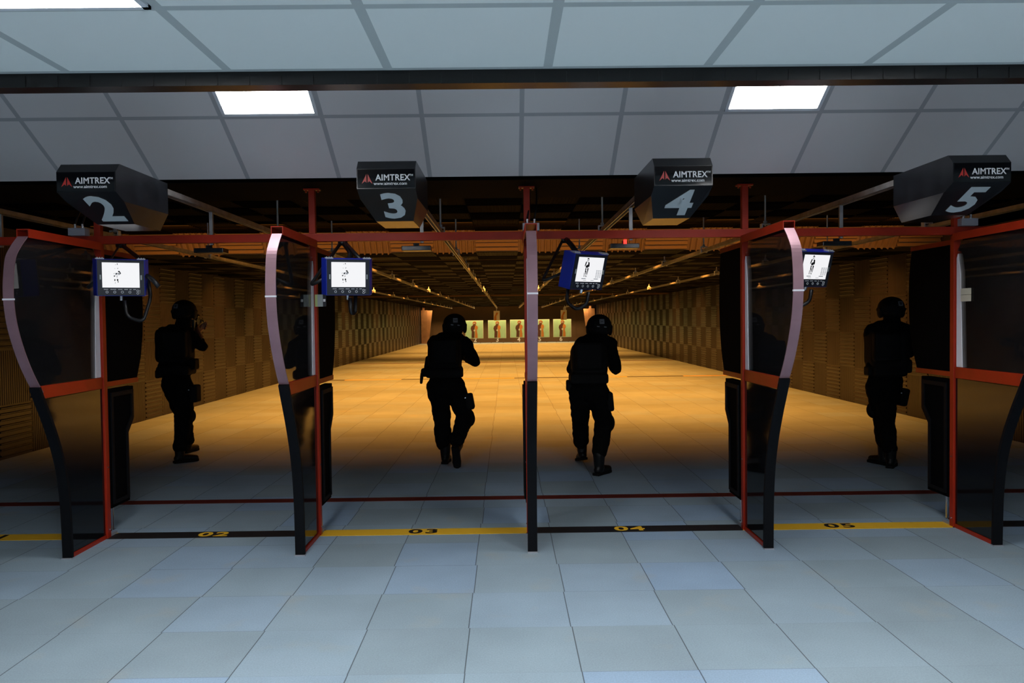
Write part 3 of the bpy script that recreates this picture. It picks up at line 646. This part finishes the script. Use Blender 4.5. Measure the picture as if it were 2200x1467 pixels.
# ------------------------------------------------------------------ people
FIG = json.loads('''{"a":{"uniform":[["E",[-0.061,0.0,0.865],[0.165,0.125,0.15],0,0],["E",[-0.072,0.01,1.027],[0.19,0.13,0.16],0,0],["E",[-0.076,0.02,1.24],[0.205,0.145,0.2],0,0],["E",[-0.061,0.03,1.402],[0.195,0.12,0.1],0,0],["C",[-0.005,0.03,1.432],0.075,[0.015,0.06,1.512],0.062],["C",[0.069,0.02,1.4],0.075,[0.177,0.14,1.248],0.055],["C",[0.177,0.14,1.248],0.055,[0.062,0.3,1.396],0.04],["C",[-0.202,0.04,1.403],0.08,[-0.17,0.36,1.208],0.055],["C",[-0.17,0.36,1.208],0.055,[-0.018,0.56,1.36],0.04],["C",[-0.002,0.0,0.814],0.125,[-0.012,0.07,0.501],0.09],["C",[-0.012,0.07,0.501],0.1,[-0.003,-0.07,0.184],0.076],["C",[-0.1,0.03,0.823],0.125,[-0.143,0.33,0.508],0.09],["C",[-0.143,0.33,0.508],0.095,[-0.198,0.62,0.148],0.074]],"vest":[["B",[-0.067,0.0,1.271],[0.185,0.135,0.19],0,0],["B",[-0.058,0.0,1.002],[0.175,0.13,0.05],0,0],["B",[-0.019,-0.14,1.285],[0.13,0.04,0.14],0,0]],"pouch0":[["B",[0.127,0.02,1.065],[0.035,0.07,0.06],0,0]],"pouch1":[["B",[0.143,0.0,0.746],[0.04,0.075,0.095],0,0]],"pouch2":[["B",[-0.246,0.0,0.964],[0.025,0.06,0.045],0,0]],"knee0":[["E",[0.014,0.12,0.489],[0.075,0.06,0.09],0,0]],"knee1":[["E",[-0.153,0.42,0.492],[0.075,0.06,0.09],0,0]],"headc":[["E",[0.022,0.06,1.604],[0.082,0.1,0.12],0,0]],"pts":{"head":[0.023,0.06,1.614],"handR":[0.041,0.33,1.459],"handL":[-0.013,0.58,1.435],"elbR":[0.177,0.14,1.248],"elbL":[-0.17,0.36,1.208],"ankR":[-0.003,-0.07,0.164],"ankL":[-0.199,0.62,0.131]},"foot":{"R":[0.0,50,0],"L":[0,12,0]},"o":[-3.533,8.67,0.0]},"b":{"uniform":[["E",[-0.052,0.0,0.823],[0.18,0.135,0.14],0,0],["E",[-0.052,0.02,0.984],[0.19,0.13,0.15],0,0],["E",[-0.043,0.07,1.154],[0.19,0.145,0.19],-12,0],["E",[-0.001,0.12,1.275],[0.2,0.13,0.11],-15,0],["C",[0.029,0.13,1.309],0.08,[0.047,0.18,1.388],0.07],["C",[0.158,0.12,1.258],0.082,[0.262,0.18,1.06],0.058],["C",[0.262,0.18,1.06],0.058,[0.152,0.4,1.096],0.042],["C",[-0.15,0.12,1.267],0.085,[-0.174,0.3,1.018],0.06],["C",[-0.174,0.3,1.018],0.06,[-0.002,0.55,1.148],0.042],["C",[-0.126,0.0,0.804],0.12,[-0.096,0.12,0.529],0.092],["C",[-0.096,0.12,0.529],0.095,[-0.071,0.0,0.222],0.084],["C",[0.045,0.0,0.802],0.125,[0.161,0.06,0.493],0.088],["C",[0.161,0.06,0.493],0.094,[0.09,-0.28,0.287],0.076]],"vest":[["B",[-0.046,0.04,1.145],[0.175,0.14,0.17],-10,0],["B",[-0.05,0.0,0.96],[0.19,0.14,0.05],0,0],["B",[-0.035,-0.1,1.185],[0.13,0.04,0.13],-10,0]],"pouch0":[["B",[-0.253,0.02,0.962],[0.045,0.06,0.045],0,0]],"pouch1":[["B",[0.209,0.02,0.65],[0.045,0.075,0.085],0,-10]],"pouch2":[["B",[0.116,0.0,0.958],[0.03,0.06,0.05],0,0]],"baton":[["C",[-0.283,-0.03,0.95],0.02,[-0.294,-0.03,0.858],0.016]],"pouch3":[["C",[-0.222,0.02,1.109],0.03,[-0.233,0.02,1.01],0.035]],"knee0":[["E",[0.187,0.12,0.451],[0.07,0.065,0.09],0,0]],"knee1":[["E",[-0.112,0.2,0.515],[0.075,0.06,0.09],0,0]],"headc":[["E",[0.057,0.18,1.418],[0.082,0.1,0.12],0,0]],"pts":{"head":[0.053,0.17,1.428],"handR":[0.116,0.42,1.178],"handL":[0.049,0.68,1.211],"elbR":[0.262,0.18,1.06],"elbL":[-0.174,0.3,1.018],"ankL":[-0.052,0.0,0.183],"ankR":[0.091,-0.3,0.252]},"foot":{"L":[0,5,0],"R":[1,8,62]},"o":[-0.603,8.37,0.0]},"c":{"uniform":[["E",[-0.011,0.0,0.81],[0.17,0.135,0.13],0,0],["E",[-0.007,0.02,0.968],[0.18,0.13,0.15],0,0],["E",[0.013,0.07,1.125],[0.19,0.145,0.19],-12,0],["E",[0.093,0.12,1.251],[0.2,0.13,0.11],-15,0],["C",[0.095,0.13,1.274],0.09,[0.115,0.18,1.365],0.08],["C",[0.209,0.12,1.227],0.085,[0.277,0.16,1.006],0.06],["C",[0.277,0.16,1.006],0.055,[0.217,0.38,1.099],0.042],["C",[-0.05,0.12,1.244],0.085,[-0.147,0.2,1.009],0.06],["C",[-0.147,0.2,1.009],0.06,[0.099,0.52,1.118],0.042],["C",[-0.093,0.0,0.793],0.115,[-0.078,0.14,0.543],0.085],["C",[-0.072,0.2,0.536],0.088,[-0.047,0.45,0.24],0.078],["C",[0.071,0.0,0.791],0.12,[0.146,0.04,0.497],0.085],["C",[0.146,0.04,0.497],0.09,[0.079,-0.12,0.235],0.078]],"vest":[["B",[0.001,0.04,1.095],[0.175,0.14,0.17],-10,0],["B",[-0.01,0.0,0.929],[0.185,0.14,0.05],0,0],["B",[-0.009,-0.1,1.147],[0.13,0.04,0.13],-10,0]],"pouch0":[["B",[-0.195,0.02,0.856],[0.03,0.06,0.055],0,0]],"pouch1":[["B",[0.187,0.02,0.696],[0.045,0.075,0.095],0,-5]],"pouch2":[["B",[0.145,0.0,0.913],[0.02,0.06,0.05],0,0]],"knee0":[["E",[0.19,0.1,0.475],[0.065,0.065,0.095],0,0]],"knee1":[["E",[-0.056,0.22,0.533],[0.075,0.06,0.09],0,0]],"headc":[["E",[0.125,0.18,1.388],[0.082,0.1,0.12],0,0]],"pts":{"head":[0.119,0.17,1.398],"handR":[0.199,0.42,1.159],"handL":[0.182,0.68,1.184],"elbR":[0.277,0.16,1.006],"elbL":[-0.147,0.2,1.009],"ankL":[-0.033,0.5,0.164],"ankR":[0.079,-0.12,0.204]},"foot":{"L":[0,-10,12],"R":[0,38,0]},"o":[0.808,7.75,0.0]},"d":{"uniform":[["E",[-0.029,0.0,0.833],[0.17,0.13,0.16],0,0],["E",[-0.024,0.01,1.005],[0.185,0.13,0.16],0,0],["E",[-0.001,0.03,1.191],[0.2,0.145,0.2],0,0],["E",[0.032,0.04,1.363],[0.2,0.12,0.1],0,0],["C",[0.042,0.05,1.4],0.075,[0.051,0.07,1.47],0.065],["C",[0.187,0.04,1.342],0.08,[0.281,0.15,1.131],0.058],["C",[0.281,0.15,1.131],0.055,[0.241,0.38,1.322],0.042],["C",[-0.141,0.04,1.346],0.08,[-0.077,0.2,1.124],0.06],["C",[-0.077,0.2,1.124],0.058,[0.21,0.52,1.305],0.042],["C",[-0.103,0.0,0.788],0.12,[-0.004,0.12,0.478],0.085],["C",[-0.004,0.12,0.478],0.088,[-0.042,0.0,0.245],0.076],["C",[-0.015,0.0,0.787],0.12,[-0.043,-0.04,0.474],0.085],["C",[-0.043,-0.04,0.474],0.088,[-0.03,-0.1,0.205],0.074]],"vest":[["B",[-0.015,0.0,1.178],[0.19,0.14,0.19],0,0],["B",[-0.024,0.0,0.95],[0.165,0.13,0.05],0,0],["B",[-0.082,-0.14,1.197],[0.13,0.04,0.14],0,0]],"pouch0":[["B",[-0.197,0.0,0.952],[0.025,0.06,0.045],0,0]],"pouch1":[["B",[0.145,0.02,0.689],[0.045,0.075,0.09],0,12]],"pouch2":[["B",[0.167,0.0,0.999],[0.05,0.07,0.07],0,0]],"knee0":[["E",[-0.085,0.12,0.55],[0.07,0.065,0.09],0,0]],"knee1":[["E",[0.019,0.04,0.487],[0.065,0.06,0.09],0,0]],"headc":[["E",[0.051,0.07,1.526],[0.082,0.1,0.12],0,0]],"pts":{"head":[0.051,0.06,1.54],"handR":[0.221,0.38,1.366],"handL":[0.288,0.62,1.373],"elbR":[0.281,0.15,1.131],"elbL":[-0.077,0.2,1.124],"ankL":[-0.028,0.05,0.218],"ankR":[-0.021,-0.1,0.195]},"foot":{"L":[0,-20,0],"R":[0,35,0]},"o":[3.814,7.91,0.0]}}''')
def prim(bm, q):
    k = q[0]
    if k == 'C':
        a, r1, b, r2 = Vector(q[1]), q[2], Vector(q[3]), q[4]
        d = b - a; L = d.length; rot = d.to_track_quat('Z', 'Y').to_matrix().to_4x4()
        bmesh.ops.create_uvsphere(bm, u_segments=16, v_segments=10, radius=r1, matrix=Matrix.Translation(a))
        bmesh.ops.create_uvsphere(bm, u_segments=16, v_segments=10, radius=r2, matrix=Matrix.Translation(b))
        if L > 1e-4: bmesh.ops.create_cone(bm, cap_ends=True, segments=18, radius1=r1, radius2=r2, depth=L, matrix=Matrix.Translation((a+b)/2) @ rot)
    elif k == 'E':
        m = Matrix.Translation(Vector(q[1])) @ Euler((math.radians(q[3]), math.radians(q[4]), 0)).to_matrix().to_4x4() @ Matrix.Diagonal((*q[2], 1))
        bmesh.ops.create_uvsphere(bm, u_segments=22, v_segments=14, radius=1, matrix=m)
    else:
        h = q[2]; m = Matrix.Translation(Vector(q[1])) @ Euler((math.radians(q[3]), math.radians(q[4]), 0)).to_matrix().to_4x4() @ Matrix.Diagonal((h[0]*2, h[1]*2, h[2]*2, 1))
        g = bmesh.ops.create_cube(bm, size=1, matrix=m)
        es = list({e for v in g['verts'] for e in v.link_edges})
        bmesh.ops.bevel(bm, geom=es, offset=min(h)*.45, segments=2, affect='EDGES', profile=.5)
def fuse(name, prims, m, parent, vox=.012, smooth=4, wrinkle=0):
    bm = bmesh.new()
    for q in prims: prim(bm, q)
    me = bpy.data.meshes.new(name); bm.to_mesh(me); bm.free()
    t = bpy.data.objects.new(name, me); COL.objects.link(t)
    r = t.modifiers.new('r', 'REMESH'); r.mode = 'VOXEL'; r.voxel_size = vox; r.use_smooth_shade = True
    if smooth:
        s = t.modifiers.new('s', 'SMOOTH'); s.iterations = smooth; s.factor = .5
    if wrinkle:
        tx = bpy.data.textures.new(name, 'CLOUDS'); tx.noise_scale = .09
        d = t.modifiers.new('d', 'DISPLACE'); d.texture = tx; d.strength = wrinkle; d.mid_level = .5; d.texture_coords = 'LOCAL'
    dg = bpy.context.evaluated_depsgraph_get(); em = bpy.data.meshes.new_from_object(t.evaluated_get(dg))
    bpy.data.objects.remove(t); em.name = name; em.materials.clear(); em.materials.append(m)
    o = bpy.data.objects.new(name, em); COL.objects.link(o); o.parent = parent; return o
def hand_prims(wr, fwd, upv, side):
    # hand closed round a grip: five fingers of unequal length, thumb on the inner side (side = +1 right hand, -1 left)
    F, Uv = Vector(fwd).normalized(), Vector(upv).normalized(); S = F.cross(Uv).normalized()*side     # S points to the outer side of the hand
    W = Vector(wr); P = []
    C = lambda a, r1, b, r2: P.append(['C', list(a), r1, list(b), r2])
    for k, off in enumerate((-.030, -.010, .010, .028)):
        base = W + F*.02 - Uv*off*.7 + S*.012; kn = W + F*(.088 - abs(k-1)*.005) - Uv*off + S*.012
        C(base, .014, kn, .011)
        L = (.040, .044, .041, .033)[k]
        a1 = kn + (F*.55 - S*.83)*L; a2 = a1 + (-F*.55 - S*.83)*L*.62; a3 = a2 + (-F*.95 + S*.1)*L*.5
        C(kn, .0098, a1, .0088); C(a1, .0088, a2, .008); C(a2, .008, a3, .0072)
    t0 = W + F*.025 + Uv*.025; t1 = t0 + F*.032 + Uv*.018 - S*.022; t2 = t1 + F*.026 - S*.020
    C(t0, .014, t1, .011); C(t1, .011, t2, .0088)
    return P
def boot(name, ank, yaw, pitch, parent):
    # ankle point, yaw of the toe (degrees to the right), pitch: heel raised with the toe on the floor
    A = Vector(ank); sp_, cp_ = math.sin(math.radians(pitch)), math.cos(math.radians(pitch)); A.z = .109*cp_ + .185*sp_ + .002; R_ = Euler((math.radians(-pitch), 0, math.radians(-yaw))).to_matrix()
    hgt = .105
    def L(x, y, z): return list(A + R_ @ Vector((x, y, z)))
    pr = [['C', L(0, -.01, .03 if pitch > 30 else .085), .060, L(0, -.01, -.05), .047], ['C', L(0, -.035, -.06), .040, L(0, .07, -.062), .040], ['C', L(0, .07, -.062), .040, L(.005, .155, -.072), .034]]
    o = fuse(name, pr, M_['boot'], parent, .008, 3)
    b = MB(); ol = [(-.036, -.075), (.036, -.075), (.036, .03), (.046, .11), (.036, .17), (.0, .195), (-.036, .175), (-.044, .11), (-.034, .03)]
    b.prism(ol, lambda p, t: tuple(A + R_ @ Vector((p[0], p[1], t))), -hgt-.004, -hgt+.022)
    b.build('sole', M_['gear'], o, .003)
    return o
def person(key, label, helmet_yaw, stance):
    g = FIG[key]; o = g['o']; P = g['pts']
    t = thing('person', label, 'person', o, 'people in black tactical gear')
    H = Vector(P['head']); U = g['uniform']
    # ---- the body under the clothes: one continuous surface with head and hands
    body = []
    for q in U:
        if q[0] == 'C': body.append(['C', q[1], q[2]*.78, q[3], q[4]*.78])
        else: body.append(['E', q[1], [r*.86 for r in q[2]], q[3], q[4]])
    head = [['E', list(H+Vector((0, -.005, .03))), [.074, .092, .092], 0, 0], ['E', list(H+Vector((0, .03, -.045))), [.055, .062, .062], 0, 0],
            ['C', list(H+Vector((0, .085, .010))), .011, list(H+Vector((0, .104, -.018))), .014],
            ['C', list(H+Vector((-.028, .078, .030))), .010, list(H+Vector((.028, .078, .030))), .010],
            ['C', list(H+Vector((-.020, .084, -.048))), .008, list(H+Vector((.020, .084, -.048))), .008],
            ['C', list(H+Vector((-.018, .080, -.060))), .008, list(H+Vector((.018, .080, -.060))), .008],
            ['E', list(H+Vector((-.078, -.005, .0))), [.008, .02, .032], 0, 0], ['E', list(H+Vector((.078, -.005, .0))), [.008, .02, .032], 0, 0],
            ['C', list(H+Vector((0, -.02, -.03))), .052, list(H+Vector((0, -.03, -.13))), .056]]
    body += head
    hr, hl, er, el = (Vector(P[n]) for n in ('handR', 'handL', 'elbR', 'elbL'))
    gd = (hl - hr); gd.z = 0; gd.normalize()
    fr_, fl_ = (hr-er).normalized(), (hl-el).normalized()
    wr, wl = hr - fr_*.02, hl - fl_*.02
    body += [['C', list(er), .040, list(wr), .028], ['C', list(el), .040, list(wl), .028]]
    body += hand_prims(wr, fr_, Vector((0, 0, 1)), 1) + hand_prims(wl, fl_, Vector((0, 0, 1)), -1)
    b_ = fuse('body', body, M_['skin'], t, .006, 1)
    for s in (-1, 1):
        e = MB(); bm_v = []
        e.tube([tuple(H+Vector((s*.029, .074, .014))), tuple(H+Vector((s*.029, .083, .014)))], [.012, .007], 12).build('eye', M_['paper'], b_)
    # ---- clothing
    fuse('uniform', U, M_['cloth'], t, .012, 3, .032)
    fuse('hood', [g['headc'][0][:2] + [[.092, .108, .125], 0, 0] if False else ['E', list(H+Vector((0, -.028, -.02))), [.088, .085, .11], 0, 0], ['C', list(H+Vector((0, -.03, -.06))), .074, list(H+Vector((-.004, -.05, -.13))), .085]], M_['cloth'], t, .009, 2)
    fuse('vest', g['vest'], M_['gear'], t, .012, 3, .008)
    he = []
    rot = Euler((0, 0, math.radians(helmet_yaw))).to_matrix()
    HC = H + Vector((0, -.012, .045))
    hp = [['E', list(HC), [.124, .140, .108], -8, 0], ['E', list(HC+Vector((-.108, .0, -.05))), [.024, .055, .058], 0, 0], ['E', list(HC+Vector((.108, .0, -.05))), [.024, .055, .058], 0, 0], ['E', list(HC+Vector((0, -.062, -.045))), [.10, .072, .055], 0, 0],
          ['B', list(HC+Vector((-.12, 0, -.02))), [.012, .05, .014], 0, 0], ['B', list(HC+Vector((.12, 0, -.02))), [.012, .05, .014], 0, 0]]
    hm = fuse('helmet', hp, M_['helmet'], t, .009, 3)
    # patches on the back of the helmet
    def hb(name, u, v, w_, h_, m, par, y=-.003):
        a = math.radians(helmet_yaw)
        q = Vector((math.sin(u/.13 + a)*1.0, -math.cos(u/.13 + a), 0)); z = v
        c = HC + Vector((q.x*.130, q.y*.150, z)); return c, math.atan2(q.x, -q.y)
    c, a = hb('p', 0, .035, 0, 0, None, hm)
    pa = MB().box(-.024, .024, -.004, .0, -.024, .024).build('patch', M_['patch'], hm, .001, loc=tuple(c), rot=(math.radians(-14), 0, a))
    pb = MB()
    if key in 'bc': pb.box(-.012, -.007, -.005, -.004, -.012, .012); pb.box(.007, .012, -.005, -.004, -.012, .012); pb.box(-.007, .007, -.005, -.004, -.003, .003)
    else: pb.xz([(-.015, .014), (.015, .014), (.013, -.006), (0, -.017), (-.013, -.006)], -.005, -.004)
    pb.build('patch_print', M_['patchprint'], pa)
    if key in 'bc':
        for u, v in ((-.035, -.012), (.035, -.018)):
            c2, a2 = hb('q', u, v, 0, 0, None, hm)
            MB().box(-.013, .013, -.003, .0, -.005, .005).build('reflective_tab', M_['patch'], hm, loc=tuple(c2), rot=(math.radians(5), math.radians(8), a2))
    for nm in ('pouch0', 'pouch1', 'pouch2', 'pouch3', 'baton'):
        if nm in g: 
            n2 = 'holster' if nm == 'pouch1' else ('baton' if nm == 'baton' else 'pouch')
            ob = fuse(n2, g[nm], M_['gear'], t, .008, 2)
            if nm == 'pouch1':
                pc = Vector(g[nm][0][1]); MB().box(-.012, .0, -.003, .0, -.005, .004).build('buckle', M_['chrome'], ob, loc=(pc.x-.035, pc.y-.078, pc.z+.045))
    for nm in ('knee0', 'knee1'):
        fuse('knee_pad', [q[:2] + [[q[2][0]*1.08, q[2][1], q[2][2]]] + q[3:] for q in g[nm]], M_['gear'], t, .009, 2)
    fy = g['foot']
    boot('boot', P['ankR'], fy['R'][1], fy['R'][2], t); boot('boot', P['ankL'], fy['L'][1], fy['L'][2], t)
    return t, Vector(o) + hr, math.atan2(gd.x, gd.y), (hl - hr).z
def rifle_proto():
    r = thing('rifle', '', 'rifle', (0, 0, 0), 'rifles held by the people'); G = M_['gun']
    b = MB(); b.yz([(-.05, .02), (.17, .02), (.17, .075), (-.06, .075), (-.06, .05)], -.017, .017); b.build('receiver', G, r, .003)
    b = MB(); b.yz([(-.02, .025), (.02, .025), (-.01, -.075), (-.045, -.07)], -.014, .014); b.build('pistol_grip', G, r, .004)
    b = MB(); b.yz([(.075, .02), (.125, .02), (.155, -.09), (.17, -.15), (.125, -.16), (.105, -.08)], -.012, .012); b.build('magazine', G, r, .003)
    b = MB(); b.tube([(0, .17, .052), (0, .36, .052)], .026, 12); b.box(-.006, .006, .17, .36, .074, .084); b.build('handguard', G, r)
    b = MB(); b.tube([(0, .36, .052), (0, .50, .052)], .009, 10); b.tube([(0, .46, .052), (0, .51, .052)], .013, 10); b.build('barrel', G, r)
    b = MB(); b.tube([(0, -.06, .055), (0, -.17, .055)], .014, 10); b.yz([(-.22, .07), (-.15, .07), (-.13, .035), (-.22, -.04)], -.014, .014); b.build('stock', G, r, .003)
    b = MB(); b.box(-.015, .015, .0, .07, .075, .088); b.tube([(0, -.015, .112), (0, .02, .112), (0, .022, .112), (0, .07, .112), (0, .09, .112)], [.024, .024, .019, .019, .026], 14); b.build('scope', G, r)
    b = MB(); b.box(-.034, .034, .30, .35, .040, .062); b.build('side_light', G, r, .004)
    return r
people = [('a', 'person in black helmet and gear standing in lane 2, aiming a rifle', -14, 0), ('b', 'person in black gear stepping away in lane 3, rear foot lifted on its toe', 8, 0),
          ('c', 'person in black gear walking away in lane 4, hooded, just right of the centre divider', 4, 0), ('d', 'person in black gear walking in lane 5, arm behind the rightmost divider', 10, 0)]
r0 = rifle_proto(); rl = {'a': 'dark rifle with scope raised by the person in lane 2', 'b': 'dark rifle held in front of the person in lane 3', 'c': 'dark rifle held in front of the person in lane 4', 'd': 'dark rifle held in front of the person in lane 5'}
for i, (k, lab, hy, st) in enumerate(people):
    t, hp, az, dz = person(k, lab, hy, st)
    r = r0 if i == 0 else copy_tree(r0)
    r['label'] = rl[k]; r.location = (hp.x, hp.y, hp.z + .02); r.rotation_euler = (.0, 0, -az)
